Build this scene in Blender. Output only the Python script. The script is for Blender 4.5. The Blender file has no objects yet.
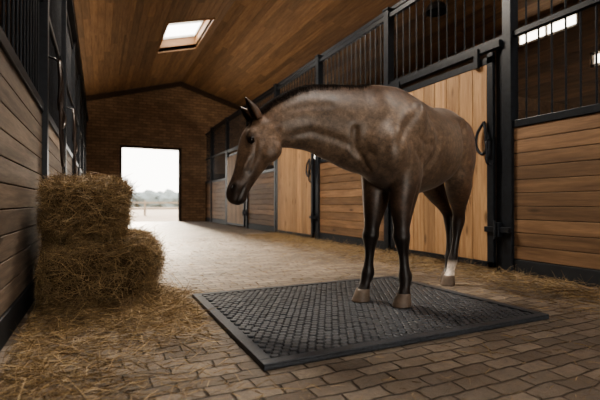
import bpy, bmesh, math, random
import numpy as np
from mathutils import Vector, Matrix, noise
from mathutils.bvhtree import BVHTree
random.seed(7); rng=np.random.default_rng(7)
D=bpy.data; SC=bpy.context.scene
def link(o):
    SC.collection.objects.link(o); return o
def empty(name):
    e=D.objects.new(name,None); e.empty_display_size=.2; return link(e)
# ---------------------------------------------------------------- materials
def lin(r,g,b):
    f=lambda c:(c/255/12.92) if c/255<=.04045 else ((c/255+.055)/1.055)**2.4
    return (f(r),f(g),f(b),1)
class NT:
    def __init__(s,name):
        s.m=D.materials.new(name); s.m.use_nodes=True; s.t=s.m.node_tree; s.n=s.t.nodes
        s.b=s.n['Principled BSDF']
    def add(s,t,**k):
        n=s.n.new(t)
        for a,v in k.items(): setattr(n,a,v)
        return n
    def l(s,a,b): s.t.links.new(a,b)
    def mix(s,fac,a,b,mode='MIX'):
        n=s.add('ShaderNodeMix',data_type='RGBA',blend_type=mode)
        for sock,v in ((n.inputs[0],fac),(n.inputs[6],a),(n.inputs[7],b)):
            if isinstance(v,(int,float,tuple)): sock.default_value=v
            else: s.l(v,sock)
        return n.outputs[2]
    def ramp(s,fac,stops):
        n=s.add('ShaderNodeValToRGB'); e=n.color_ramp.elements
        e[0].position,e[0].color=stops[0]; e[1].position,e[1].color=stops[-1]
        for p,c in stops[1:-1]:
            x=e.new(p); x.color=c
        s.l(fac,n.inputs[0]); return n.outputs[0]
    def coords(s,scale=(1,1,1)):
        tc=s.add('ShaderNodeTexCoord'); mp=s.add('ShaderNodeMapping'); mp.inputs['Scale'].default_value=scale
        s.l(tc.outputs['Object'],mp.inputs[0]); return mp.outputs[0]
    def noise(s,vec,scale,detail=4,rough=.55):
        n=s.add('ShaderNodeTexNoise'); n.inputs['Scale'].default_value=scale
        n.inputs['Detail'].default_value=detail; n.inputs['Roughness'].default_value=rough
        s.l(vec,n.inputs['Vector']); return n.outputs['Fac']
    def bump(s,h,strength=.3,dist=.01):
        n=s.add('ShaderNodeBump'); n.inputs['Strength'].default_value=strength; n.inputs['Distance'].default_value=dist
        s.l(h,n.inputs['Height']); s.l(n.outputs[0],s.b.inputs['Normal'])
G=lambda v:(v,v,v,1)
def wood(name,dark,light,axis='Y',rough=.6,knots=True,gr=1.0):
    t=NT(name)
    sc={'X':(1,14,14),'Y':(14,1,14),'Z':(14,14,1)}[axis]
    at=t.add('ShaderNodeAttribute',attribute_name='pv')
    v=t.coords(sc)
    add=t.add('ShaderNodeVectorMath',operation='ADD')
    mul=t.add('ShaderNodeVectorMath',operation='SCALE'); mul.inputs[3].default_value=37
    t.l(at.outputs['Color'],mul.inputs[0]); t.l(v,add.inputs[0]); t.l(mul.outputs[0],add.inputs[1])
    g=t.noise(add.outputs[0],1.6*gr,6,.6)
    g2=t.noise(add.outputs[0],7*gr,5,.65)
    c=t.ramp(g,[(.3,dark),(.7,light)])
    c=t.mix(t.ramp(g2,[(.35,G(.0)),(.65,G(.45))]),c,dark)
    br=t.ramp(at.outputs['Fac'],[(0,G(.62)),(1,G(1.15))])
    c=t.mix(1.0,c,br,'MULTIPLY')
    if knots:
        sk={'X':(2.0,7,7),'Y':(7,2.0,7),'Z':(7,7,2.0)}[axis]
        v2=t.coords(sk); a2=t.add('ShaderNodeVectorMath',operation='ADD'); t.l(v2,a2.inputs[0]); t.l(mul.outputs[0],a2.inputs[1])
        vo=t.add('ShaderNodeTexVoronoi'); vo.inputs['Scale'].default_value=.9; t.l(a2.outputs[0],vo.inputs['Vector'])
        k=t.ramp(vo.outputs['Distance'],[(.07,G(.75)),(.17,G(0))])
        c=t.mix(k,c,tuple(x*.3 for x in dark[:3])+(1,))
    t.l(c,t.b.inputs['Base Color']); t.b.inputs['Roughness'].default_value=rough
    t.bump(g2,.25,.004)
    return t.m
M={}
M['pine_h']=wood('pine_boards_h',lin(104,80,60),lin(156,124,94),'Y')
M['pine_v']=wood('pine_boards_v',lin(148,113,80),lin(204,167,126),'Z')
M['grey_h']=wood('weathered_boards',lin(82,71,62),lin(140,125,110),'Y',.65)
M['dark_wood']=wood('dark_boards',lin(38,28,20),lin(66,48,34),'Y',.75,False)
M['ceil']=wood('ceiling_boards',lin(122,92,66),lin(172,136,100),'Y',.6,False)
M['shaft']=wood('shaft_wood',lin(150,110,74),lin(196,152,108),'X',.5,False)
M['stallback']=wood('stall_back_boards',lin(66,50,36),lin(104,80,58),'Y',.75,False)
def plain(name,col,rough=.5,metal=0,nz=None,spec=.5):
    t=NT(name); t.b.inputs['Roughness'].default_value=rough; t.b.inputs['Metallic'].default_value=metal
    t.b.inputs['Specular IOR Level'].default_value=spec
    f=t.noise(t.coords(),nz or 8,4)
    c=t.ramp(f,[(.3,tuple(x*.75 for x in col[:3])+(1,)),(.7,tuple(min(1,x*1.2) for x in col[:3])+(1,))])
    t.l(c,t.b.inputs['Base Color']); return t.m
M['metal']=plain('black_powder_coated_steel',lin(40,44,50),.4,.3,20)
M['frame']=plain('white_window_frame',lin(215,210,200),.5)
M['rubberedge']=plain('black_plinth',lin(36,39,43),.6,0,6)
M['fence']=plain('fence_paint',lin(132,118,100),.6)
M['twine']=plain('twine',lin(120,98,60),.8)
M['strap']=plain('leather_strap',lin(46,34,28),.5,0,20)
def floor_mat():
    t=NT('stone_pavers'); v=t.coords()
    n0=t.add('ShaderNodeTexNoise'); n0.inputs['Scale'].default_value=7; t.l(v,n0.inputs['Vector'])
    sub=t.add('ShaderNodeVectorMath',operation='SUBTRACT'); t.l(n0.outputs['Color'],sub.inputs[0]); sub.inputs[1].default_value=(.5,.5,.5)
    scl=t.add('ShaderNodeVectorMath',operation='SCALE'); scl.inputs[3].default_value=.045; t.l(sub.outputs[0],scl.inputs[0])
    ad=t.add('ShaderNodeVectorMath',operation='ADD'); t.l(v,ad.inputs[0]); t.l(scl.outputs[0],ad.inputs[1])
    b=t.add('ShaderNodeTexBrick'); b.inputs['Scale'].default_value=1; b.inputs['Brick Width'].default_value=.19
    b.inputs['Row Height'].default_value=.095; b.inputs['Mortar Size'].default_value=.007; b.inputs['Mortar Smooth'].default_value=.8
    b.inputs['Color1'].default_value=lin(110,98,86); b.inputs['Color2'].default_value=lin(152,138,122); b.inputs['Mortar'].default_value=lin(64,54,44)
    b.inputs['Bias'].default_value=-.1
    t.l(ad.outputs[0],b.inputs['Vector'])
    n1=t.noise(v,1.1,6,.6); n2=t.noise(v,30,6,.75); n3=t.noise(v,5,6,.65)
    c=t.mix(1,b.outputs['Color'],t.ramp(n1,[(.3,G(.62)),(.7,G(1.12))]),'MULTIPLY')
    c=t.mix(1,c,t.ramp(n2,[(.3,G(.5)),(.7,G(1.3))]),'MULTIPLY')
    c=t.mix(t.ramp(n3,[(.45,G(0)),(.75,G(.55))]),c,lin(92,74,54))
    t.l(c,t.b.inputs['Base Color'])
    t.l(t.ramp(n2,[(.3,G(.42)),(.7,G(.72))]),t.b.inputs['Roughness'])
    inv=t.add('ShaderNodeMath',operation='SUBTRACT'); inv.inputs[0].default_value=1; t.l(b.outputs['Fac'],inv.inputs[1])
    ma=t.add('ShaderNodeMath',operation='MULTIPLY_ADD'); t.l(n2,ma.inputs[0]); ma.inputs[1].default_value=.8; t.l(inv.outputs[0],ma.inputs[2])
    t.bump(ma.outputs[0],1,.014)
    return t.m
M['floor']=floor_mat()
def brickwall():
    t=NT('brick_wall'); tc=t.add('ShaderNodeTexCoord'); sx=t.add('ShaderNodeSeparateXYZ'); cx=t.add('ShaderNodeCombineXYZ')
    t.l(tc.outputs['Object'],sx.inputs[0]); t.l(sx.outputs[0],cx.inputs[0]); t.l(sx.outputs[2],cx.inputs[1])
    b=t.add('ShaderNodeTexBrick'); b.inputs['Scale'].default_value=1; b.inputs['Brick Width'].default_value=.3
    b.inputs['Row Height'].default_value=.11; b.inputs['Mortar Size'].default_value=.01
    b.inputs['Color1'].default_value=lin(136,110,86); b.inputs['Color2'].default_value=lin(164,134,106); b.inputs['Mortar'].default_value=lin(108,88,70)
    t.l(cx.outputs[0],b.inputs['Vector']); n=t.noise(tc.outputs['Object'],2,5)
    c=t.mix(1,b.outputs['Color'],t.ramp(n,[(.3,G(.7)),(.7,G(1.1))]),'MULTIPLY')
    t.l(c,t.b.inputs['Base Color']); t.b.inputs['Roughness'].default_value=.8
    return t.m
M['brick']=brickwall()
def straw_mat(name,a,b):
    t=NT(name); at=t.add('ShaderNodeAttribute',attribute_name='pv')
    c=t.ramp(at.outputs['Fac'],[(0,a),(1,b)]); t.l(c,t.b.inputs['Base Color']); t.b.inputs['Roughness'].default_value=.6
    return t.m
M['straw']=straw_mat('straw',lin(78,60,38),lin(206,178,134))
def hay_core():
    t=NT('hay_core'); n=t.noise(t.coords((8,30,30)),1.5,6,.7)
    t.l(t.ramp(n,[(.3,lin(34,26,15)),(.7,lin(92,72,44))]),t.b.inputs['Base Color']); t.b.inputs['Roughness'].default_value=.9
    t.bump(n,1,.02); return t.m
M['haycore']=hay_core()
def rubber():
    t=NT('rubber_mat'); n=t.noise(t.coords(),60,5,.7); n2=t.noise(t.coords(),3,4)
    c=t.ramp(n,[(.3,lin(40,43,48)),(.7,lin(64,68,74))])
    t.l(t.mix(1,c,t.ramp(n2,[(.3,G(.8)),(.7,G(1.2))]),'MULTIPLY'),t.b.inputs['Base Color']); t.b.inputs['Roughness'].default_value=.5
    t.bump(n,.3,.003); return t.m
M['rubber']=rubber()
M['sand']=plain('sand_yard',lin(128,110,86),.9,0,1)
M['trees']=plain('hazy_foliage',lin(108,114,110),.9,0,.4)
def coat():
    t=NT('horse_coat'); at=t.add('ShaderNodeAttribute',attribute_name='coat')
    v=t.coords(); n=t.noise(v,6,6,.65); n2=t.noise(v,110,4,.7); n3=t.noise(v,34,5,.7)
    vo=t.add('ShaderNodeTexVoronoi'); vo.inputs['Scale'].default_value=22; t.l(v,vo.inputs['Vector'])
    c=t.mix(1,at.outputs['Color'],t.ramp(n,[(.3,G(.58)),(.7,G(1.28))]),'MULTIPLY')
    c=t.mix(1,c,t.ramp(n3,[(.35,G(.66)),(.65,G(1.35))]),'MULTIPLY')
    c=t.mix(1,c,t.ramp(vo.outputs['Distance'],[(.1,G(1.15)),(.7,G(.85))]),'MULTIPLY')
    c=t.mix(1,c,t.ramp(n2,[(.3,G(.75)),(.7,G(1.25))]),'MULTIPLY')
    t.l(c,t.b.inputs['Base Color']); t.l(t.ramp(n,[(.3,G(.36)),(.7,G(.5))]),t.b.inputs['Roughness'])
    t.b.inputs['Sheen Weight'].default_value=.12; t.b.inputs['Sheen Roughness'].default_value=.4
    t.bump(n3,.25,.004); return t.m
M['coat']=coat()
M['hair']=plain('dark_horse_hair',lin(34,24,18),.7,0,60,.15)
M['hoof']=plain('hoof_horn',lin(104,90,78),.5,0,25)
t=NT('eye_black'); t.b.inputs['Base Color'].default_value=(.008,.005,.003,1); t.b.inputs['Roughness'].default_value=.08; M['eye']=t.m
t=NT('window_pane_daylight'); t.b.inputs['Base Color'].default_value=(.9,.93,1,1); t.b.inputs['Emission Color'].default_value=(1,.92,.8,1); t.b.inputs['Emission Strength'].default_value=6; M['pane']=t.m
# ---------------------------------------------------------------- mesh builder
class MB:
    def __init__(s): s.v=[]; s.f=[]; s.p=[]
    def hexa(s,c,pv=None):
        i=len(s.v); s.v+= [tuple(x) for x in c]
        for q in ((3,2,1,0),(4,5,6,7),(0,1,5,4),(1,2,6,5),(2,3,7,6),(3,0,4,7)): s.f.append(tuple(i+k for k in q))
        s.p+= [random.random() if pv is None else pv]*8
    def box(s,x0,x1,y0,y1,z0,z1,pv=None):
        s.hexa([(x0,y0,z0),(x1,y0,z0),(x1,y1,z0),(x0,y1,z0),(x0,y0,z1),(x1,y0,z1),(x1,y1,z1),(x0,y1,z1)],pv)
    def cyl(s,p,q,r,n=10,pv=.5):
        p=Vector(p);q=Vector(q);t=(q-p).normalized(); a=t.orthogonal().normalized(); b=t.cross(a); i=len(s.v)
        for c in (p,q):
            for k in range(n):
                an=2*math.pi*k/n; s.v.append(tuple(c+a*math.cos(an)*r+b*math.sin(an)*r)); s.p.append(pv)
        for k in range(n): s.f.append((i+k,i+(k+1)%n,i+n+(k+1)%n,i+n+k))
        s.f.append(tuple(i+k for k in reversed(range(n)))); s.f.append(tuple(i+n+k for k in range(n)))
    def obj(s,name,mat,parent=None,bevel=0):
        me=D.meshes.new(name); me.from_pydata(s.v,[],s.f); 
        a=me.attributes.new('pv','FLOAT_COLOR','POINT'); arr=np.repeat(np.array(s.p,dtype=np.float32)[:,None],4,1); arr[:,3]=1
        a.data.foreach_set('color',arr.ravel()); me.materials.append(mat); me.update()
        o=link(D.objects.new(name,me))
        if parent: o.parent=parent
        if bevel:
            b=o.modifiers.new('bevel','BEVEL'); b.width=bevel; b.segments=2; b.limit_method='ANGLE'
        return o
def tubepath(name,pts,r,mat,parent=None):
    cu=D.curves.new(name,'CURVE'); cu.dimensions='3D'; cu.bevel_depth=r; cu.bevel_resolution=3
    sp=cu.splines.new('BEZIER'); sp.bezier_points.add(len(pts)-1)
    for b,p in zip(sp.bezier_points,pts): b.co=p; b.handle_left_type=b.handle_right_type='AUTO'
    cu.materials.append(mat); o=link(D.objects.new(name,cu))
    if parent:o.parent=parent
    return o
# ---------------------------------------------------------------- dims
XL,XR=-.45,3.95; XLO,XRO=-4.2,7.5; YE=17.5; YN=-4.5
RX,RZ=2.95,5.67; SL,SR=.28,.30
def zr(x): return RZ-SL*(RX-x) if x<RX else RZ-SR*(x-RX)
b=MB(); b.box(XLO-.2,XRO+.2,YN-.2,YE+.25,-.12,0); b.obj('floor',M['floor'])
SKY=[(1.55,2.68,10.9,13.2),(.45,1.75,5.2,7.4),(.6,1.9,-.6,1.4),(4.6,5.6,.2,2.0)]  # first skylight is in view; the others are added overhead to bring in light
b=MB(); w=.15
edges=sorted(set([round(XLO-.2+i*w,4) for i in range(int((XRO+.4-XLO)/w)+1)]+[RX]+[s[0] for s in SKY]+[s[1] for s in SKY]+[XRO+.2]))
def yint(xa,xb):
    iv=[(YN-.2,YE+.2)]
    for s in SKY:
        if xa>=s[0]-1e-4 and xb<=s[1]+1e-4:
            n=[]
            for a,c in iv:
                if s[2]>a and s[3]<c: n+=[(a,s[2]),(s[3],c)]
                else: n.append((a,c))
            iv=n
    return iv
keep=set([RX]+[s[0] for s in SKY]+[s[1] for s in SKY])
ed=[edges[0]]
for e in edges[1:]:
    if e-ed[-1]>.03: ed.append(e)
    elif e in keep: ed[-1]=e
for xa,xb in zip(ed[:-1],ed[1:]):
    pv=random.random(); xm=xb-.006
    for a,c in yint(xa,xb):
        y=a
        while y<c-.01:
            y2=min(c,y+random.uniform(2.5,5)); 
            if c-y2<.6: y2=c
            b.hexa([(xa,y,zr(xa)),(xm,y,zr(xm)),(xm,y2-.004,zr(xm)),(xa,y2-.004,zr(xa)),(xa,y,zr(xa)+.03),(xm,y,zr(xm)+.03),(xm,y2-.004,zr(xm)+.03),(xa,y2-.004,zr(xa)+.03)])
            y=y2
        b.hexa([(xa,a,zr(xa)+.031),(xb,a,zr(xb)+.031),(xb,c,zr(xb)+.031),(xa,c,zr(xa)+.031),(xa,a,zr(xa)+.12),(xb,a,zr(xb)+.12),(xb,c,zr(xb)+.12),(xa,c,zr(xa)+.12)],0)
ceiling=b.obj('ceiling',M['ceil'])
for i,(x0,x1,y0,y1) in enumerate(SKY):
    e=empty('skylight' if i==0 else 'skylight.%03d'%i)
    b=MB(); h=.42; t=.03
    def slab(xa,xb,ya,yb,z0=0,z1=h,m=b):
        m.hexa([(xa,ya,zr(xa)+z0),(xb,ya,zr(xb)+z0),(xb,yb,zr(xb)+z0),(xa,yb,zr(xa)+z0),(xa,ya,zr(xa)+z1),(xb,ya,zr(xb)+z1),(xb,yb,zr(xb)+z1),(xa,yb,zr(xa)+z1)])
    slab(x0-t,x0,y0-t,y1+t,-.03);slab(x1,x1+t,y0-t,y1+t,-.03);slab(x0,x1,y0-t,y0,-.03);slab(x0,x1,y1,y1+t,-.03)
    b.obj('shaft',M['shaft'],e)
    f=MB()
    for q in ((x0,x0+.04,y0,y1),(x1-.04,x1,y0,y1),(x0,x1,y0,y0+.04),(x0,x1,y1-.04,y1),(x0,x1,(y0+y1)/2-.02,(y0+y1)/2+.02)): slab(*q,h-.06,h,f)
    f.obj('sash',M['frame'],e)
# ---------------------------------------------------------------- outer walls
DX0,DX1,DH=.76,2.9,2.9
b=MB()
def gpiece(xa,xb,z0,y0,y1):
    if xa<RX<xb: gpiece(xa,RX,z0,y0,y1); gpiece(RX,xb,z0,y0,y1); return
    b.hexa([(xa,y0,z0),(xb,y0,z0),(xb,y1,z0),(xa,y1,z0),(xa,y0,zr(xa)-.01),(xb,y0,zr(xb)-.01),(xb,y1,zr(xb)-.01),(xa,y1,zr(xa)-.01)],.5)
gpiece(XLO,DX0,0,YE,YE+.2);gpiece(DX0,DX1,DH,YE,YE+.2);gpiece(DX1,XRO,0,YE,YE+.2)
b.obj('wall_back',M['brick'])
b=MB(); gpiece(XLO,.0,0,YN-.2,YN);gpiece(.0,3.2,2.7,YN-.2,YN);gpiece(3.2,XRO,0,YN-.2,YN); b.obj('wall_front',M['brick'])
b=MB()
for x0,x1,z0,z1 in ((DX0-.08,DX0,0,DH+.08),(DX1,DX1+.08,0,DH+.08),(DX0,DX1,DH,DH+.08)): b.box(x0,x1,YE-.04,YE+.22,z0,z1)
b.obj('trim_1',M['dark_wood'])
b=MB()
for xa,xb in ((XL,RX),(RX,XRO)):
    b.hexa([(xa,YE-.12,zr(xa)-.18),(xb,YE-.12,zr(xb)-.18),(xb,YE-.001,zr(xb)-.18),(xa,YE-.001,zr(xa)-.18),(xa,YE-.12,zr(xa)-.011),(xb,YE-.12,zr(xb)-.011),(xb,YE-.001,zr(xb)-.011),(xa,YE-.001,zr(xa)-.011)])
b.obj('trim_2',M['stallback'])
b=MB(); z=0
while z<zr(XLO)-.2: b.box(XLO-.15,XLO,YN,YE,z,z+.195); z+=.2
b.box(XLO-.2,XLO-.15,YN,YE,0,zr(XLO)); b.obj('wall_left',M['dark_wood'])
W=[(4.5,5.7,3.85,4.12),(3.7,4.3,3.05,3.3),(12.9,14.6,1.75,2.75),(15.6,17.2,1.75,2.75),(10.3,11.7,1.75,2.75)]
b=MB(); z=0
lv=sorted(set([round(i*.2,3) for i in range(0,22)]+[a for q in W for a in q[2:]]))
lv=[v for v in lv if v<zr(XRO)-.02]+[zr(XRO)-.02]
for za,zb in zip(lv[:-1],lv[1:]):
    cuts=sorted([(q[0],q[1]) for q in W if za>=q[2]-1e-4 and zb<=q[3]+1e-4]); y=YN
    for a,c in cuts: b.box(XRO,XRO+.15,y,a,za,zb-.004); y=c
    b.box(XRO,XRO+.15,y,YE,za,zb-.004)
b.obj('wall_right',M['stallback'])
for i,q in enumerate(W):
    e=empty('window_%d'%(i+1)); f=MB()
    y0,y1,z0,z1=q
    for k in ((y0,y0+.05,z0,z1),(y1-.05,y1,z0,z1),(y0,y1,z0,z0+.05),(y0,y1,z1-.05,z1),((y0+y1)/2-.02,(y0+y1)/2+.02,z0,z1)): f.box(XRO+.03,XRO+.1,*k)
    f.obj('window_frame',M['frame'],e); f=MB(); f.box(XRO+.06,XRO+.07,y0,y1,z0,z1); f.obj('pane',M['pane'],e)
# ---------------------------------------------------------------- stalls
PH=3.68; LZ=1.55
def stall(name,side,y0,y1,kind):
    e=empty(name); sx=1 if side=='R' else -1; X=XR if side=='R' else XL
    def bx(m,a,c,ya,yb,z0,z1,pv=None):
        xa,xb=sorted((X+sx*a,X+sx*c)); m.box(xa,xb,ya,yb,z0,z1,pv)
    post=MB(); bx(post,-.03,.09,y0-.055,y0+.055,0,PH); bx(post,-.045,.105,y0-.07,y0+.07,PH,PH+.03); bx(post,-.045,.105,y0-.08,y0+.08,0,.015)
    post.obj('post',M['metal'],e,.006)
    ya,yb=y0+.055,y1-.055
    fr=MB(); bars=MB()
    bx(fr,.0,.06,ya,yb,PH-.12,PH-.05); bx(fr,0,.06,ya,yb,2.52,2.58)
    if side=='L' or kind=='panel':
        bx(fr,-.005,.065,ya,yb,LZ,LZ+.075)
        m=MB(); z=.16; hh=(LZ-.16)/10
        for k in range(10): bx(m,.01,.05,ya,yb,z+.003,z+hh-.003); z+=hh
        m.obj('plank_panel',M['pine_h'] if side=='R' else M['grey_h'],e,.004)
        m=MB(); bx(m,0,.06,ya,yb,0,.155); m.obj('kick_rail',M['rubberedge'],e,.005)
        zb=LZ+.07
    else:
        m=MB(); n=8; ww=(yb-ya-.36)/n
        for k in range(n): bx(m,-.045,-.01,ya+.18+k*ww+.003,ya+.18+(k+1)*ww-.003,.1,2.3)
        m.obj('door_planks',M['pine_v'],e,.004)
        for q in ((ya+.1,ya+.18,.04,2.42),(yb-.18,yb-.1,.04,2.42)): bx(fr,-.05,-.005,*q)
        bx(fr,-.05,-.005,ya+.1,yb-.1,.04,.1); bx(fr,-.05,-.005,ya+.1,yb-.1,2.3,2.38); bx(fr,-.07,-.0,ya,yb,2.44,2.52)
        bx(fr,0.005,.06,ya,ya+.1,0,2.5); bx(fr,0.005,.06,yb-.1,yb,0,2.5)
        for yy in (ya+.3,yb-.3): bx(fr,-.09,-.05,yy-.03,yy+.03,2.28,2.5)
        zb=2.55
        hy=ya+.14; hx=X-sx*.05
        tubepath('handle',[(hx,hy,1.46),(hx-sx*.05,hy,1.43),(hx-sx*.055,hy,1.3),(hx-sx*.05,hy,1.2),(hx,hy,1.17)],.011,M['metal'],e)
        tubepath('lead_loop',[(hx-.02,hy+.06,1.66),(hx-.04,hy+.14,1.52),(hx-.045,hy+.12,1.34),(hx-.04,hy+.05,1.3),(hx-.04,hy+.02,1.46),(hx-.02,hy+.06,1.66)],.016,M['metal'],e)
        l=MB(); bx(l,-.075,-.03,y0-.05,ya+.2,.43,.49); bx(l,-.09,-.03,ya-.0,ya+.07,.38,.54); l.cyl((X-sx*.1,ya+.04,.36),(X-sx*.1,ya+.04,.56),.012); l.obj('latch',M['metal'],e,.004)
    n=int((yb-ya)/.135)
    for k in range(1,n):
        y=ya+(yb-ya)*k/n; bars.cyl((X+sx*.03,y,zb-.02),(X+sx*.03,y,PH-.08),.0095,8)
    fr.obj('steel_frame',M['metal'],e,.004); bars.obj('bars',M['metal'],e)
    m=MB(); z=.02
    while z<1.9:
        xa,xb=sorted((X+sx*.1,(XRO-.01) if side=='R' else (XLO+.01))); m.box(xa,xb,y0-.02,y0+.02,z,z+.14); z+=.145
    m.obj('partition_boards',M['stallback'],e)
    if side=='L':
        m=MB(); z=PH+.035
        while z<zr(XL)-.2: bx(m,.02,.06,y0,y1-.004,z,z+.175); z+=.18
        m.obj('fascia_boards',M['dark_wood'],e)
ys=[.95,3.1,5.2,7.45,9.7,11.95,14.2,16.4]
kinds=['panel','door','panel','door','panel','door','panel']
cnt=0
def sname():
    global cnt; cnt+=1; return 'horse_stall' if cnt==1 else 'horse_stall.%03d'%(cnt-1)
for a,c,k in zip(ys[:-1],ys[1:],kinds): stall(sname(),'R',a,c,k)
stall(sname(),'R',-1.2,.95,'panel'); stall(sname(),'R',-3.4,-1.2,'panel')
y=-2.25
while y<15.2: stall(sname(),'L',y,y+2.2,'panel'); y+=2.2
stall(sname(),'L',y,YE-.0,'panel'); stall(sname(),'R',16.4,YE,'panel')
e=empty('pendant_lamp'); lx,ly,lz=5.6,5.9,4.35
m=MB(); m.cyl((lx,ly,lz+.1),(lx,ly,zr(lx)),.008); m.obj('cord',M['metal'],e)
bm=bmesh.new(); bmesh.ops.create_uvsphere(bm,u_segments=24,v_segments=12,radius=.2)
bmesh.ops.delete(bm,geom=[v for v in bm.verts if v.co.z<-.01],context='VERTS')
me=D.meshes.new('shade'); bm.to_mesh(me); me.materials.append(M['metal']); o=link(D.objects.new('shade',me)); o.location=(lx,ly,lz-.08); o.parent=e
so=o.modifiers.new('s','SOLIDIFY'); so.thickness=.008
def halter(nm,y):
    e=empty(nm); x=XL+.07; T_=M['strap']
    tubepath('hook',[(x-.05,y,2.06),(x+.0,y,2.05),(x+.05,y,2.03),(x+.055,y,2.08)],.010,M['metal'],e)
    tubepath('crown_strap',[(x+.04,y,2.04),(x+.05,y+.1,1.93),(x+.06,y+.13,1.75),(x+.05,y+.05,1.6),(x+.05,y-.06,1.62),(x+.06,y-.11,1.8),(x+.05,y-.06,1.95),(x+.04,y,2.04)],.015,T_,e)
    tubepath('nose_strap',[(x+.055,y+.06,1.62),(x+.08,y+.12,1.53),(x+.07,y+.02,1.44),(x+.07,y-.09,1.5),(x+.055,y-.06,1.62)],.015,T_,e)
    tubepath('lead_rope',[(x+.06,y+.02,1.45),(x+.07,y+.05,1.3),(x+.08,y-.03,1.08),(x+.07,y-.12,1.25),(x+.06,y-.09,1.6),(x+.05,y,2.04)],.012,T_,e)
halter('horse_halter',4.35); halter('horse_halter.001',6.55)
# ---------------------------------------------------------------- mat
MX0,MX1,MY0,MY1=.66,2.62,1.76,3.37
e=empty('rubber_stall_mat')
m=MB(); m.box(MX0,MX1,MY0,MY1,.001,.02); m.obj('base',M['rubber'],e,.005)
m=MB(); bw=.06
for q in ((MX0,MX1,MY0,MY0+bw),(MX0,MX1,MY1-bw,MY1),(MX0,MX0+bw,MY0+bw,MY1-bw),(MX1-bw,MX1,MY0+bw,MY1-bw)): m.box(*q,.019,.032)
m.obj('border',M['rubber'],e,.004)
m=MB(); r=.027; dx=r*1.78; dy=r*1.56; j=0; yy=MY0+bw+.028
while yy<MY1-bw-.022:
    xx=MX0+bw+.028+(dx/2 if j%2 else 0)
    while xx<MX1-bw-.022:
        i=len(m.v); a0=random.uniform(-.12,.12); zt=.028+random.uniform(0,.004)
        for rr,z in ((r*.97,.018),(r*.92,.026),(r*.74,zt)):
            for k in range(6):
                an=math.pi/6+k*math.pi/3+a0; m.v.append((xx+rr*math.cos(an),yy+rr*math.sin(an),z)); m.p.append(.5)
        for lv_ in range(2):
            for k in range(6): m.f.append((i+lv_*6+k,i+lv_*6+(k+1)%6,i+lv_*6+6+(k+1)%6,i+lv_*6+6+k))
        m.f.append(tuple(i+12+k for k in range(6)))
        xx+=dx
    yy+=dy; j+=1
m.obj('hex_studs',M['rubber'],e)
# ---------------------------------------------------------------- straw
def straws(name,P,Dr,L,Wd,mat,parent=None,pvr=None,sag=.15,xmin=None,xmax=None):
    n=len(P); Dr=Dr/np.linalg.norm(Dr,axis=1,keepdims=True)
    side=np.cross(Dr,rng.normal(size=(n,3))); side/=np.linalg.norm(side,axis=1,keepdims=True)+1e-9
    bend=np.cross(Dr,side)*(rng.normal(size=(n,1))*sag*L[:,None])
    a=P-Dr*L[:,None]/2; c=P+Dr*L[:,None]/2; mid=P+bend
    s=side*Wd[:,None]
    V=np.stack([a-s*.6,a+s*.6,mid-s,mid+s,c-s*.4,c+s*.4],1).reshape(-1,3)
    if xmin is not None: V[:,0]=np.maximum(V[:,0],xmin)
    if xmax is not None: V[:,0]=np.minimum(V[:,0],xmax)
    idx=np.arange(n)[:,None]*6
    F=np.concatenate([idx+np.array([[0,1,3,2]]),idx+np.array([[2,3,5,4]])],0)
    me=D.meshes.new(name); me.from_pydata(V.tolist(),[],F.tolist())
    pv=rng.random(n) if pvr is None else pvr
    at=me.attributes.new('pv','FLOAT_COLOR','POINT'); arr=np.ones((n*6,4),np.float32); arr[:,:3]=np.repeat(pv,6)[:,None]; at.data.foreach_set('color',arr.ravel())
    me.materials.append(mat); o=link(D.objects.new(name,me)); 
    if parent:o.parent=parent
    return o
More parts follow.
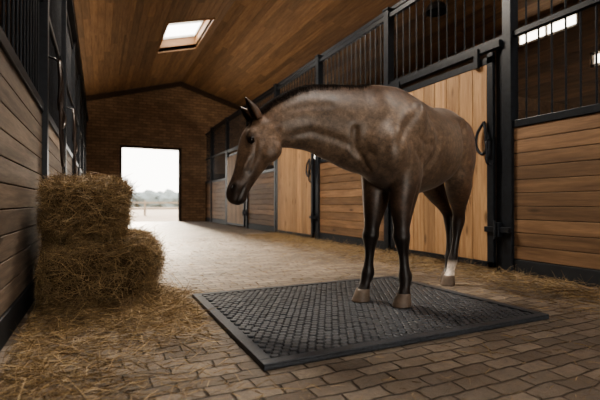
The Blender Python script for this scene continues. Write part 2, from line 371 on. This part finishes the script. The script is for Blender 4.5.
def bale(name,x0,x1,y0,y1,z0,z1,n,rot=0):
    e=empty(name); bm=bmesh.new(); bmesh.ops.create_cube(bm,size=2)
    bmesh.ops.subdivide_edges(bm,edges=bm.edges[:],cuts=26,use_grid_fill=True)
    c=Vector(((x0+x1)/2,(y0+y1)/2,(z0+z1)/2)); h=Vector(((x1-x0)/2,(y1-y0)/2,(z1-z0)/2)); p=4.2
    R=Matrix.Rotation(rot,3,'Z')
    def disp(q): return .075*noise.noise((q+c)*3.5)+.06*noise.noise((q+c)*9)
    for v in bm.verts:
        q=v.co.copy(); nn=(abs(q.x)**p+abs(q.y)**p+abs(q.z)**p)**(1/p); q/=nn
        q=Vector((q.x*h.x,q.y*h.y,q.z*h.z)); dn=q.normalized()
        q+=dn*(disp(q)-.02); v.co=c+R@q
        v.co.z=max(v.co.z,z0+.002); v.co.x=max(v.co.x,XL+.06)
    me=D.meshes.new('core'); bm.to_mesh(me); bm.free(); me.materials.append(M['haycore']); o=link(D.objects.new('core',me)); o.parent=e
    for pl in me.polygons: pl.use_smooth=True
    hx,hy,hz=h; ax=rng.integers(0,5,n)
    u=rng.uniform(-1,1,(n,2)); P=np.zeros((n,3)); N=np.zeros((n,3))
    for k,(sx_,sy_,sz_) in enumerate([(1,0,0),(0,-1,0),(-1,0,0),(0,0,1),(0,1,0)]):
        mk=ax==k
        if sx_: P[mk]=np.stack([np.full(mk.sum(),sx_*hx),u[mk,0]*hy,u[mk,1]*hz],1); N[mk]=(sx_,0,0)
        elif sy_: P[mk]=np.stack([u[mk,0]*hx,np.full(mk.sum(),sy_*hy),u[mk,1]*hz],1); N[mk]=(0,sy_,0)
        else: P[mk]=np.stack([u[mk,0]*hx,u[mk,1]*hy,np.full(mk.sum(),hz)],1); N[mk]=(0,0,1)
    q=P/np.array([hx,hy,hz]); nn=(np.abs(q)**p).sum(1)**(1/p); P=P/nn[:,None]
    P+=N*np.array([disp(Vector(pp)) for pp in P.tolist()])[:,None]
    dr=rng.normal(size=(n,3)); dr-=N*(dr*N).sum(1,keepdims=True); dr/=np.linalg.norm(dr,axis=1,keepdims=True)
    dr+=N*rng.normal(size=(n,1))*.5; dr[:,2]*=.7
    P+=N*rng.uniform(-.035,.018,(n,1))
    Rm=np.array(R); P=P@Rm.T+np.array(c); dr=dr@Rm.T
    L=rng.uniform(.04,.22,n); 
    P[:,2]=np.maximum(P[:,2],z0+.02)
    straws('strands',P,dr,L,rng.uniform(.0007,.002,n),M['straw'],e,rng.beta(1.3,2.4,n),xmin=XL+.052)
    for k in (-.33,.33):
        yy=c.y+k*2*hy*.8
        pts=[]
        for j in range(33):
            an=2*math.pi*j/32; ca,sa=math.cos(an),math.sin(an); nn=(abs(ca)**5+abs(sa)**5)**(1/5)
            qv=Vector((ca/nn*(hx-.004),yy-c.y,sa/nn*(hz-.004))); qv=c+R@qv; qv.z=max(qv.z,z0+.004); qv.x=max(qv.x,XL+.06); pts.append(qv)
        tubepath('twine',pts,.003,M['twine'],e)
bale('hay_bale',-.385,.40,3.19,4.25,0,.5,19000)
bale('hay_bale.001',-.375,.20,3.28,4.25,.49,.93,17000,.0)
def loose(name,n,fx,fy,hfun,Lr=(.05,.2)):
    x=fx(n); y=fy(n); k=(x>XL+.06)&(x<XR-.08)&~((x>MX0-.04)&(x<MX1+.04)&(y>MY0-.04)&(y<MY1+.04)); x=x[k];y=y[k];n=len(x)
    P=np.stack([x,y,np.zeros(n)],1); H=hfun(x,y); P[:,2]=.006+rng.random(n)**1.6*H
    dr=rng.normal(size=(n,3)); dr[:,2]*=.10+np.minimum(H,.06)*3
    L=rng.uniform(*Lr,n); P[:,2]+=np.abs(dr[:,2])/np.linalg.norm(dr,axis=1)*L/2
    straws(name,P,dr,L,rng.uniform(.0007,.0019,n),M['straw'],None,rng.beta(1.5,2.2,n),.08,xmin=XL+.052,xmax=XR-.052)
loose('loose_straw',9500,lambda n:XL+.06+np.abs(rng.normal(0,.36,n)),lambda n:rng.uniform(1.0,4.8,n),
      lambda x,y:np.clip(.05*np.exp(-((x-XL)/.4)**2),0.002,.1),(.04,.16))
loose('loose_straw.001',5000,lambda n:rng.normal(.36,.2,n),lambda n:rng.normal(3.1,.4,n),lambda x,y:.06*np.exp(-((x-.3)/.25)**2)+.003)
loose('loose_straw.002',15000,lambda n:XR-.08-np.abs(rng.normal(0,.42,n)),lambda n:rng.uniform(.6,9.5,n),
      lambda x,y:np.clip(.045*np.exp(-((x-XR)/.3)**2),0.002,.1),(.04,.17))
loose('loose_straw.003',4200,lambda n:rng.uniform(XL+.1,XR-.2,n),lambda n:rng.uniform(.8,9,n),lambda x,y:.002+0*x,(.02,.09))
# ---------------------------------------------------------------- outside
b=MB(); b.box(-80,90,YE+.25,140,-.15,-.02); b.obj('ground',M['sand'])
e=empty('paddock_fence'); b=MB()
for k in range(16): b.box(-12+k*2.4,-11.88+k*2.4,27,27.1,-.02,.9)
for z in (.35,.72): b.box(-12,24.2,26.96,27,z,z+.1)
b.obj('rails',M['fence'],e)
bm=bmesh.new()
for k in range(150):
    s=bmesh.ops.create_icosphere(bm,subdivisions=3,radius=1)['verts']; cx=-50+k*.9+random.uniform(-.5,.5); r=random.uniform(1.0,2.1); cy=88+random.uniform(-5,5)
    for v in s:
        q=v.co.copy(); q*=1+.35*noise.noise(q*2.2+Vector((k,0,0))); v.co=Vector((cx+q.x*r*1.3,cy+q.y*r,r*.5+q.z*r))
me=D.meshes.new('tree_line'); bm.to_mesh(me); bm.free(); me.materials.append(M['trees']); link(D.objects.new('tree_line',me))
# ================================================================ HORSE
th=math.atan(200/420); Fw=Vector((math.sin(th),math.cos(th),0)); Rt=Vector((math.cos(th),-math.sin(th),0)); Z=Vector((0,0,1))
def CW(a,d,z): return Rt*a+Fw*d+Z*z
hb=Vector((-.658,-.753)).normalized()
Hd=(Rt*hb.x+Fw*hb.y).normalized(); Lf=Z.cross(Hd)
O=CW(.64,3.07,0)
def BP(s,l,z): return O-Hd*s+Lf*l+Z*z
def cr(a,n=4):
    a=np.array(a,float); out=[]
    for i in range(len(a)-1):
        p0=a[max(i-1,0)];p1=a[i];p2=a[i+1];p3=a[min(i+2,len(a)-1)]
        for k in range(n):
            t=k/n; out.append(.5*((2*p1)+(-p0+p2)*t+(2*p0-5*p1+4*p2-p3)*t*t+(-p0+3*p1-3*p2+p3)*t**3))
    out.append(a[-1]); return out
bm=bmesh.new()
def loft(rings,n=28):
    vs=[]
    for c,u,v,k in rings:
        row=[]
        for j in range(n):
            an=2*math.pi*j/n; ca,sa=math.cos(an),math.sin(an); wm=1-k*max(0,sa)**2
            row.append(bm.verts.new(c+u*ca*wm+v*sa))
        vs.append(row)
    for a,b_ in zip(vs[:-1],vs[1:]):
        for j in range(n): bm.faces.new((a[j],a[(j+1)%n],b_[(j+1)%n],b_[j]))
    bm.faces.new(list(reversed(vs[0]))); bm.faces.new(vs[-1])
def blob(c,ax):
    s=bmesh.ops.create_icosphere(bm,subdivisions=3,radius=1)['verts']
    for v in s: q=v.co.copy(); v.co=c+ax[0]*q.x+ax[1]*q.y+ax[2]*q.z
T=[(-.30,1.17,1.03,.06,0),(-.25,1.28,.96,.14,.1),(-.15,1.44,.89,.195,.25),(0,1.59,.84,.225,.4),(.12,1.63,.82,.25,.5),(.3,1.605,.81,.28,.35),(.5,1.565,.835,.295,.2),
   (.7,1.57,.875,.285,.18),(.87,1.605,.94,.275,.2),(1.02,1.6,1.02,.26,.2),(1.17,1.545,1.1,.215,.2),(1.28,1.45,1.17,.145,.1),(1.32,1.38,1.22,.07,0)]
loft([(BP(s,0,(zt+zb)/2),Lf*w,Z*(zt-zb)/2,k) for s,zt,zb,w,k in cr(T)],36)
N=[(.85,3.3,1.26,.30,.15),(.60,3.06,1.275,.345,.18),(.42,3.0,1.285,.325,.16),(.25,2.965,1.318,.285,.136),(.07,2.93,1.336,.24,.115),(-.09,2.88,1.305,.19,.098),(-.2,2.85,1.255,.15,.086),(-.27,2.83,1.20,.11,.07)]
NR=cr(N,5); pts=[CW(a,d,z) for a,d,z,_,_ in NR]; rings=[]
for i,r in enumerate(NR):
    t=(pts[min(i+1,len(pts)-1)]-pts[max(i-1,0)]).normalized(); u=Z.cross(t).normalized(); v=t.cross(u)
    if v.z<0: v=-v
    rings.append((pts[i],u*r[4],v*r[3],.45))
loft(rings,30)
neck_rings=rings
HL=(Rt*.243-Fw*.97).normalized()
Hh=[(-.225,1.29,.075,.062),(-.245,1.23,.11,.08),(-.268,1.165,.13,.09),(-.295,1.09,.125,.084),(-.335,1.0,.1,.068),(-.37,.92,.08,.056),(-.402,.855,.073,.052),(-.42,.805,.071,.053),(-.43,.765,.055,.046),(-.437,.742,.032,.028)]
HR=cr(Hh,4); hp=[CW(a,2.82-.12*(1.29-z),z) for a,z,_,_ in HR]; rings=[]
for i,r in enumerate(HR):
    t=(hp[min(i+1,len(hp)-1)]-hp[max(i-1,0)]).normalized(); v=HL.cross(t).normalized()
    if v.dot(Rt)>0: v=-v
    rings.append((hp[i],HL*r[3],v*r[2],.3))
loft(rings,28)
hax=(CW(-.43,2.75,.765)-CW(-.24,2.82,1.23)).normalized(); hfr=HL.cross(hax).normalized()
if hfr.dot(Rt)>0: hfr=-hfr
def HP(al,fr,la): return CW(-.24,2.82,1.23)+hax*al+hfr*fr+HL*la
for sd in (1,-1):
    blob(HP(.10,-.075,sd*.056),(hax*.10,hfr*.085,HL*.046))
    blob(HP(.065,.078,sd*.060),(hax*.045,hfr*.030,HL*.036))
    blob(HP(.20,.035,sd*.050),(hax*.13,hfr*.014,HL*.028))
    blob(HP(.43,.03,sd*.038),(hax*.045,hfr*.034,HL*.024))
blob(HP(.475,-.04,0),(hax*.035,hfr*.032,HL*.035))
blob(HP(.49,.012,0),(hax*.038,hfr*.04,HL*.044))
blob(HP(.0,.05,0),(hax*.1,hfr*.07,HL*.07))
def leg(P_,n=20): loft([(BP(s,l,z),Lf*rs,Hd*rf,0) for s,l,z,rf,rs in cr(P_,4)],n)
mz=.032
def fat(P_,k=1.2,kz=1.2): return [(s,l,z,rf*(kz if z<.9 else k*.97),rs*(kz if z<.9 else 1.05)) for s,l,z,rf,rs in P_]
FL=fat([(.06,.12,1.32,.15,.07),(.03,.135,1.15,.165,.085),(.05,.13,1.0,.145,.092),(.05,.118,.88,.11,.082),(.03,.108,.77,.094,.073),(.012,.108,.66,.068,.057),(.0,.112,.565,.049,.045),(-.008,.114,.51,.053,.051),(.0,.117,.455,.044,.04),(.008,.122,.38,.033,.028),(.012,.128,.29,.033,.028),(.016,.132,.235,.045,.038),(.012,.135,.195,.04,.036),(-.008,.137,.15,.032,.031),(-.022,.139,.115,.04,.038),(-.028,.14,.09,.042,.04)],1.1,1.25)
leg(FL)
FR=[(s-(.9-min(z,.9))*.06,-l-(.9-min(z,.9))*.03,z,a,b_) for s,l,z,a,b_ in FL]; leg(FR)
RL=fat([(.95,.12,1.44,.2,.09),(1.0,.14,1.3,.25,.12),(1.0,.15,1.14,.235,.12),(1.0,.15,1.0,.185,.105),(1.04,.13,.88,.13,.085),(1.1,.105,.78,.092,.068),(1.175,.08,.69,.062,.048),(1.225,.065,.625,.06,.043),(1.232,.055,.565,.057,.045),(1.22,.05,.5,.043,.036),(1.205,.045,.42,.034,.028),(1.18,.035,.3,.033,.028),(1.16,.03,.225,.042,.036),(1.145,.027,.175,.036,.033),(1.115,.025,.12,.031,.030),(1.095,.023,.085,.04,.038),(1.085,.022,.06,.042,.04)],1.06,1.24)
leg(RL)
def rrm(z): return min(1,max(0,(1.2-z)/.6))
RR=[(s+.2*rrm(z),-l-(.05*rrm(z)*(1 if z<.9 else .3)),z,a,b_) for s,l,z,a,b_ in RL]; leg(RR)
for Q in (RL,RR):
    s,l,z,_,_=Q[7]; blob(BP(s+.055,l,z+.015),(Hd*.024,Lf*.024,Z*.055))
for sd in (1,-1):
    blob(BP(-.13,sd*.13,1.12),(Hd*.13,Lf*.095,Z*.17))
    blob(BP(.10,sd*.165,1.27),(Hd*.13+Z*.05,Lf*.09,Z*.24-Hd*.08))
    blob(BP(.13,sd*.155,1.06),(Hd*.13,Lf*.088,Z*.12))
    blob(BP(1.10,sd*.125,1.3),(Hd*.2,Lf*.12,Z*.22))
    blob(BP(.88,sd*.195,1.43),(Hd*.09,Lf*.065,Z*.07))
    blob(BP(.09,sd*.12,.95),(Hd*.09,Lf*.05,Z*.09))
blob(BP(.12,0,1.515),(Hd*.26,Lf*.07,Z*.12))
bmesh.ops.triangulate(bm,faces=[f for f in bm.faces if len(f.verts)>4])
me=D.meshes.new('tmp'); bm.to_mesh(me); bm.free(); tmp=link(D.objects.new('tmp',me))
r=tmp.modifiers.new('r','REMESH'); r.mode='VOXEL'; r.voxel_size=.009; r.use_smooth_shade=True
sm=tmp.modifiers.new('s','SMOOTH'); sm.factor=.5; sm.iterations=8
dg=bpy.context.evaluated_depsgraph_get(); me=D.meshes.new_from_object(tmp.evaluated_get(dg)); D.objects.remove(tmp)
horse=empty('horse')
nv=len(me.vertices); co=np.zeros(nv*3); me.vertices.foreach_get('co',co); co=co.reshape(-1,3)
def arr(v): return np.array(v)
ed=np.zeros(len(me.edges)*2,int); me.edges.foreach_get('vertices',ed); ed=ed.reshape(-1,2)
deg=np.bincount(ed.ravel(),minlength=nv)[:,None]
latc=co@arr(Rt)
wgt=(np.clip((co[:,2]-.85)/.15,0,1)*np.clip((latc+.02)/.12,0,1))[:,None]
wtop=(np.clip((co[:,2]-1.45)/.1,0,1)*np.clip((latc-.1)/.2,0,1))[:,None]
def smooth(co,w,n):
    for it in range(n):
        sm_=np.zeros_like(co); np.add.at(sm_,ed[:,0],co[ed[:,1]]); np.add.at(sm_,ed[:,1],co[ed[:,0]])
        co=co+(sm_/deg-co)*.5*w
    return co
co=smooth(co,wgt,28); co=smooth(co,wtop,100)
me.vertices.foreach_set('co',co.ravel()); me.update()
nor=np.zeros(nv*3); me.vertices.foreach_get('normal',nor); nor=nor.reshape(-1,3)
bv=BVHTree.FromPolygons([v.co for v in me.vertices],[p.vertices for p in me.polygons])
def groove(P_,rad,depth):
    global co
    Q=[arr(bv.find_nearest(p)[0]) for p in P_]
    best=np.full(nv,1e9)
    for a,b_ in zip(Q[:-1],Q[1:]):
        ab=b_-a; t=np.clip(((co-a)@ab)/(ab@ab+1e-9),0,1); dd=np.linalg.norm(co-a-t[:,None]*ab,axis=1); best=np.minimum(best,dd)
    co=co-nor*(depth*np.exp(-(best/rad)**2))[:,None]
for sd in (1,-1):
    B=lambda s,z,l=.32: BP(s,l*sd,z)
    groove([B(.0,1.55),B(-.06,1.42),B(-.13,1.3),B(-.2,1.18,.26)],.03,.015)
    groove([B(.24,1.52),B(.26,1.38),B(.27,1.22),B(.22,1.06),B(.15,.97)],.035,.015)
    groove([B(.02,1.2),B(.1,1.16),B(.19,1.17)],.025,.009)
    groove([B(.0,1.1),B(.06,1.04),B(.13,1.0)],.02,.008)
    groove([B(.8,1.46),B(.79,1.3),B(.82,1.14),B(.84,1.02)],.045,.02)
    groove([B(1.18,1.45),B(1.2,1.28),B(1.18,1.1),B(1.13,.95)],.03,.011)
    groove([B(.35,1.0),B(.5,.95),B(.65,.97)],.04,.007)
    groove([B(.05,.86),B(.03,.75),B(.015,.64)],.012,.006)
    groove([HP(-.03,-.08,sd*.1),HP(.04,-.15,sd*.08),HP(.14,-.165,sd*.08),HP(.2,-.12,sd*.08)],.014,.008)
    groove([HP(.11,.03,sd*.1),HP(.2,.0,sd*.1),HP(.3,-.01,sd*.08)],.013,.008)
    groove([HP(.04,.04,sd*.1),HP(.0,.03,sd*.1)],.02,.007)
    nk=lambda a,z: CW(a,2.95-sd*.3,z)
    groove([nk(-.08,1.2),nk(.1,1.19),nk(.25,1.14),nk(.4,1.06)],.03,.012)
    groove([nk(-.12,1.36),nk(.05,1.44),nk(.22,1.46)],.03,.004)
groove([BP(-.4,0,1.25),BP(-.4,0,1.1),BP(-.3,0,.95)],.025,.018)
co=smooth(co,np.ones((nv,1)),2)
def proj(p,sd):
    h=bv.ray_cast(p+HL*sd*.4,-HL*sd); return h[0] if h[0] else p
for sd in (1,-1):
    c=proj(HP(.43,.045,0),sd); d=co-arr(c); a1=d@arr(hax)/.022; b1=d@arr(hfr)/.013; cc=d@arr(HL)/.03
    w_=np.exp(-(a1**2+b1**2+cc**2)); co-=w_[:,None]*arr(HL*sd)*.018
hd=co-arr(HP(0,0,0)); al=hd@arr(hax); frn=hd@arr(hfr); hla=hd@arr(HL); ishead=(latc<-.15)&(co[:,2]<1.3)
ml=np.exp(-((frn+.018)/.006)**2)*np.clip((al-.385)/.02,0,1)*ishead
co-=ml[:,None]*arr(HL)*np.sign(hla)[:,None]*.007
rel=co-arr(O); S=-(rel@arr(Hd)); Lt=rel@arr(Lf); z=co[:,2]
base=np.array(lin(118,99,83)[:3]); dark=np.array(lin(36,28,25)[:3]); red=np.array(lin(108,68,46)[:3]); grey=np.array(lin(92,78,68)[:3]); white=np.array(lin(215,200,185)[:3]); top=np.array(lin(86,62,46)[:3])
C=np.tile(base,(nv,1))
def mixc(C,col,w): w=np.clip(w,0,1)[:,None]; return C*(1-w)+col*w
C=mixc(C,red,np.clip((S-.85)/.4,0,1)*.85)
C=mixc(C,top,np.clip((z-1.38)/.18,0,1)*.8)
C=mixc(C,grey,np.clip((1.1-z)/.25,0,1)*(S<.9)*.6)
bodyleg=latc>.0
C=mixc(C,np.array(lin(70,51,40)[:3]),np.clip((1.0-z)/.2,0,1)*bodyleg*.8)
C=mixc(C,dark,np.clip((.74-z)/.22,0,1)*bodyleg)
headm=(latc<-.12)
C=mixc(C,np.array(lin(112,88,69)[:3]),headm*.6)
C=mixc(C,dark,headm*np.clip((al-.26)/.18,0,1)*.85)
C=mixc(C,dark,headm*.75*np.exp(-((al-.105)/.05)**2-((frn-.066)/.04)**2))
C=mixc(C,dark,ml*.9)
for k in range(8,len(neck_rings)-3):
    c0,u0,v0,_=neck_rings[k]; p=arr(c0+v0); C=mixc(C,dark,np.exp(-(np.linalg.norm(co-p,axis=1)/.03)**2)*.6)
C=mixc(C,white,((S>1.0)&(S<1.25)&(Lt>-.03))*np.clip((.23-z)/.05,0,1))
for sd in (1,-1):
    c=proj(HP(.43,.045,0),sd); d=co-arr(c); w_=np.exp(-((d@arr(hax)/.022)**2+(d@arr(hfr)/.013)**2+(d@arr(HL)/.03)**2))
    C=mixc(C,np.array([.004,.003,.003]),w_*1.3)
me.vertices.foreach_set('co',co.ravel())
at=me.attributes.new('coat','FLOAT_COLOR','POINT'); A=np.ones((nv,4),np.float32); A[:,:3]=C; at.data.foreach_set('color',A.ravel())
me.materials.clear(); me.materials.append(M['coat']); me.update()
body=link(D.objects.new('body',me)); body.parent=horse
for p in me.polygons: p.use_smooth=True
bv=BVHTree.FromPolygons([v.co for v in me.vertices],[p.vertices for p in me.polygons])
for i,sd in enumerate((1,-1)):
    ec=(.10,.062)
    c=bv.ray_cast(HP(ec[0],ec[1],0)+HL*sd*.4,-HL*sd)[0] or HP(ec[0],ec[1],.08*sd)
    bm=bmesh.new(); bmesh.ops.create_uvsphere(bm,u_segments=24,v_segments=16,radius=1)
    cc=c-HL*sd*.008
    for v in bm.verts: q=v.co.copy(); v.co=cc+hax*q.x*.024+hfr*q.y*.019+HL*q.z*.019
    m2=D.meshes.new('eye_%d'%(i+1)); bm.to_mesh(m2); bm.free(); m2.materials.append(M['eye'])
    for p in m2.polygons:p.use_smooth=True
    link(D.objects.new('eye_%d'%(i+1),m2)).parent=horse
    pts=[]
    for j in range(13):
        an=2*math.pi*j/12; pts.append(c+hax*.025*math.cos(an)+hfr*.020*math.sin(an)-HL*sd*.001)
    tubepath('eyelid_%d'%(i+1),pts,.005,M['hair'],horse)
def ear(nm,base,tip,open_dir,w):
    ax=(tip-base); Ln=ax.length; ax.normalize(); sd=ax.cross(open_dir).normalized(); od=sd.cross(ax).normalized()
    bm=bmesh.new(); rows=[]
    for i in range(15):
        t=i/14; ww=w*(math.sin(math.pi*min(1,(t*.68+.26)))**.8)*(1-t**3.5)+.0012; row=[]
        for j in range(17):
            an=math.radians(-135+270*j/16)
            row.append(bm.verts.new(base+ax*(t*Ln)+sd*math.sin(an)*ww-od*math.cos(an)*ww*.7+od*.014*t*t))
        rows.append(row)
    for a,b_ in zip(rows[:-1],rows[1:]):
        for j in range(16): bm.faces.new((a[j],a[j+1],b_[j+1],b_[j]))
    m2=D.meshes.new(nm); bm.to_mesh(m2); bm.free()
    A=np.ones((len(m2.vertices),4),np.float32); zz=np.array([ (v.co-base).dot(ax)/Ln for v in m2.vertices]); 
    cb=np.array(lin(106,80,62)[:3]); A[:,:3]=cb*(1-zz[:,None]*.75)
    a_=m2.attributes.new('coat','FLOAT_COLOR','POINT'); a_.data.foreach_set('color',A.ravel()); m2.materials.append(M['coat'])
    for p in m2.polygons:p.use_smooth=True
    o=link(D.objects.new(nm,m2)); o.parent=horse; s_=o.modifiers.new('s','SOLIDIFY'); s_.thickness=.005; s_.offset=-1
ear('ear_1',CW(-.275,2.765,1.30),CW(-.345,2.735,1.445),(-Rt*.9-Fw*.45),.042)
ear('ear_2',CW(-.30,2.865,1.295),CW(-.40,2.89,1.415),(-Rt*.9-Fw*.3),.042)
def hoof(nm,s,l,z0,h,r,tilt=.03):
    bm=bmesh.new(); rows=[]
    for t,k in ((0,1.0),(.08,1.02),(.9,.78),(1,.76),(1.0,.5)):
        c=BP(s+tilt*t*1.1,l,z0+h*t); row=[]
        for j in range(28):
            an=2*math.pi*j/28; f=math.cos(an); g=math.sin(an)
            rf=r*k*(1.12 if f>0 else .85)
            row.append(bm.verts.new(c+Hd*f*rf+Lf*g*r*k*.95+Z*(-.018*t if f<0 else 0)*abs(f)))
        rows.append(row)
    for a,b_ in zip(rows[:-1],rows[1:]):
        for j in range(28): bm.faces.new((a[j],a[(j+1)%28],b_[(j+1)%28],b_[j]))
    bm.faces.new(list(reversed(rows[0]))); bm.faces.new(rows[-1])
    m2=D.meshes.new(nm); bm.to_mesh(m2); bm.free(); m2.materials.append(M['hoof'])
    for p in m2.polygons:p.use_smooth=len(p.vertices)==4
    link(D.objects.new(nm,m2)).parent=horse
hoof('hoof_1',-.055,.141,mz,.085,.068); 
s,l=FR[-1][0],FR[-1][1]; hoof('hoof_2',s-.027,l,mz,.085,.068)
hoof('hoof_3',RL[-1][0]-.025,RL[-1][1],.001,.085,.066); hoof('hoof_4',RR[-1][0]-.025,RR[-1][1],.001,.085,.066)
V=[];F=[]
nr=len(neck_rings)
for _ in range(2800):
    i=random.uniform(8.5,nr-4.2); k=int(i); f=i-k
    c0,u0,v0,_k=neck_rings[k]; c1,u1,v1,_k=neck_rings[k+1]
    c=c0.lerp(c1,f); v=v0.lerp(v1,f); t=(c1-c0).normalized(); sd_=(v.cross(t)).normalized()
    if sd_.dot(Fw)>0: sd_=-sd_
    off=random.gauss(0,.006); h=bv.ray_cast(c+v.normalized()*.8+sd_*off,-v.normalized()); p=(h[0] or c+v)-v.normalized()*.004
    lock=.5+.5*math.sin(i*9+math.sin(i*3.1)*2); ln=(.055+.04*lock)*random.uniform(.7,1.1)*min(1,(nr-4-i)/3+.3)*min(1,(i-8)/3+.3)
    side=1 if random.random()<.85 else -1; bk=random.gauss(-.15,.25); pts=[]
    for j in range(5):
        q=j/4; pts.append(p+v.normalized()*(.018*math.sin(q*2.4))+sd_*side*ln*(q**1.2)*.7-v.normalized()*ln*.65*q*q+t*bk*ln*q)
    w=t*.0013; ii=len(V)
    for j,q in enumerate(pts): V+=[tuple(q-w*(1-j/6)),tuple(q+w*(1-j/6))]
    for j in range(4): F.append((ii+2*j,ii+2*j+1,ii+2*j+3,ii+2*j+2))
m2=D.meshes.new('mane'); m2.from_pydata(V,[],F); m2.materials.append(M['hair']); link(D.objects.new('mane',m2)).parent=horse
P=[];Dv=[];L=[]
for _ in range(260):
    b0=CW(-.30+random.gauss(0,.012),2.81+random.gauss(0,.025),1.31)
    d=(hax*.9+hfr*random.uniform(.0,.2)+HL*random.gauss(0,.12)); ln=random.uniform(.05,.1)
    P.append(b0+d.normalized()*ln/2); Dv.append(d); L.append(ln)
straws('forelock',np.array([tuple(a) for a in P]),np.array([tuple(a) for a in Dv]),np.array(L),np.full(len(L),.0015),M['hair'],horse,None,.08)
V=[];F=[]
for k in range(520):
    a=random.gauss(0,.02); bb=random.gauss(0,.014); ln=random.uniform(.6,.85)
    pts=[]
    for j in range(9):
        t=j/8; s_=1.28+.10*math.sin(min(1,t*2.2)*1.5)+bb*(1+t*1.2); zz=1.47-ln*t-.02*t
        pts.append(BP(s_,.01+a*(1+1.3*t),zz+(.03 if j==0 else 0)))
    sdv=(Lf*random.gauss(0,1)+Hd*random.gauss(0,1)).normalized()*.0022
    i=len(V)
    for j,p in enumerate(pts): V+= [tuple(p-sdv*(1-j/10)),tuple(p+sdv*(1-j/10))]
    for j in range(8): F.append((i+2*j,i+2*j+1,i+2*j+3,i+2*j+2))
m2=D.meshes.new('tail'); m2.from_pydata(V,[],F); m2.materials.append(M['hair']); link(D.objects.new('tail',m2)).parent=horse
# ================================================================ LIGHT
w=D.worlds.new('sky'); SC.world=w; w.use_nodes=True; wt=w.node_tree; bg=wt.nodes['Background']
tc=wt.nodes.new('ShaderNodeTexCoord'); sx=wt.nodes.new('ShaderNodeSeparateXYZ'); rp=wt.nodes.new('ShaderNodeValToRGB')
wt.links.new(tc.outputs['Generated'],sx.inputs[0]); wt.links.new(sx.outputs[2],rp.inputs[0]); wt.links.new(rp.outputs[0],bg.inputs[0])
rp.color_ramp.elements[0].color=(1,.94,.84,1); rp.color_ramp.elements[1].color=(.92,.95,1,1); bg.inputs[1].default_value=6.5
def area(name,loc,target,sx_,sy_,power,col):
    l=D.lights.new(name,'AREA'); l.shape='RECTANGLE'; l.size=sx_; l.size_y=sy_; l.energy=power; l.color=col
    o=link(D.objects.new(name,l)); o.location=loc; o.rotation_euler=(Vector(target)-Vector(loc)).to_track_quat('-Z','Y').to_euler(); return o
for i,(q,pw,col) in enumerate(((SKY[1],650,(1,.89,.74)),(SKY[2],80,(1,.88,.74)),(SKY[3],70,(1,.88,.74)))):  # added area lamps in the unseen skylights, standing in for daylight
    x=(q[0]+q[1])/2;y=(q[2]+q[3])/2; area('added_skylight_lamp_%d'%(i+1),(x,y,zr(x)+.42),(x+(.3 if i==0 else 0),y-(.5 if i==0 else 0),0),q[1]-q[0]-.1,q[3]-q[2]-.1,pw,col)
for k,(xx,pw) in enumerate(((XL,58),(XR+.16,58))):  # strip lamps and their troughs are added only to brighten the ceiling
    m=MB(); m.box(xx-.07,xx+.07,-3,17,PH+.035,PH+.05); m.box(xx-.07,xx-.06,-3,17,PH+.05,PH+.09); m.box(xx+.06,xx+.07,-3,17,PH+.05,PH+.09); m.obj('added_fill_trough_%d'%k,M['metal'],ceiling)
    l=D.lights.new('added_ceiling_fill','AREA'); l.shape='RECTANGLE'; l.size=.08; l.size_y=19.5; l.energy=pw; l.color=(1,.8,.58)
    o=link(D.objects.new('added_ceiling_fill',l)); o.location=(xx,7,PH+.06); o.rotation_euler=(math.pi,0,0); o.parent=ceiling
sun=D.lights.new('low_sun','SUN'); sun.energy=8; sun.angle=math.radians(5); sun.color=(1,.84,.64)
so=link(D.objects.new('low_sun',sun)); so.rotation_euler=Vector((-.02,-1,-math.tan(math.radians(13)))).to_track_quat('-Z','Y').to_euler()
# ================================================================ CAMERA
cam=D.cameras.new('camera'); cam.lens=25.2; cam.sensor_width=36; co_=link(D.objects.new('camera',cam)); co_.location=(0,0,.75)
co_.rotation_euler=(math.radians(90.41),0,-th); cam.clip_start=.02; cam.clip_end=400
cam.dof.use_dof=True; cam.dof.focus_distance=3.0; cam.dof.aperture_fstop=1.8
SC.camera=co_
SC.view_settings.look='AgX - Medium High Contrast'
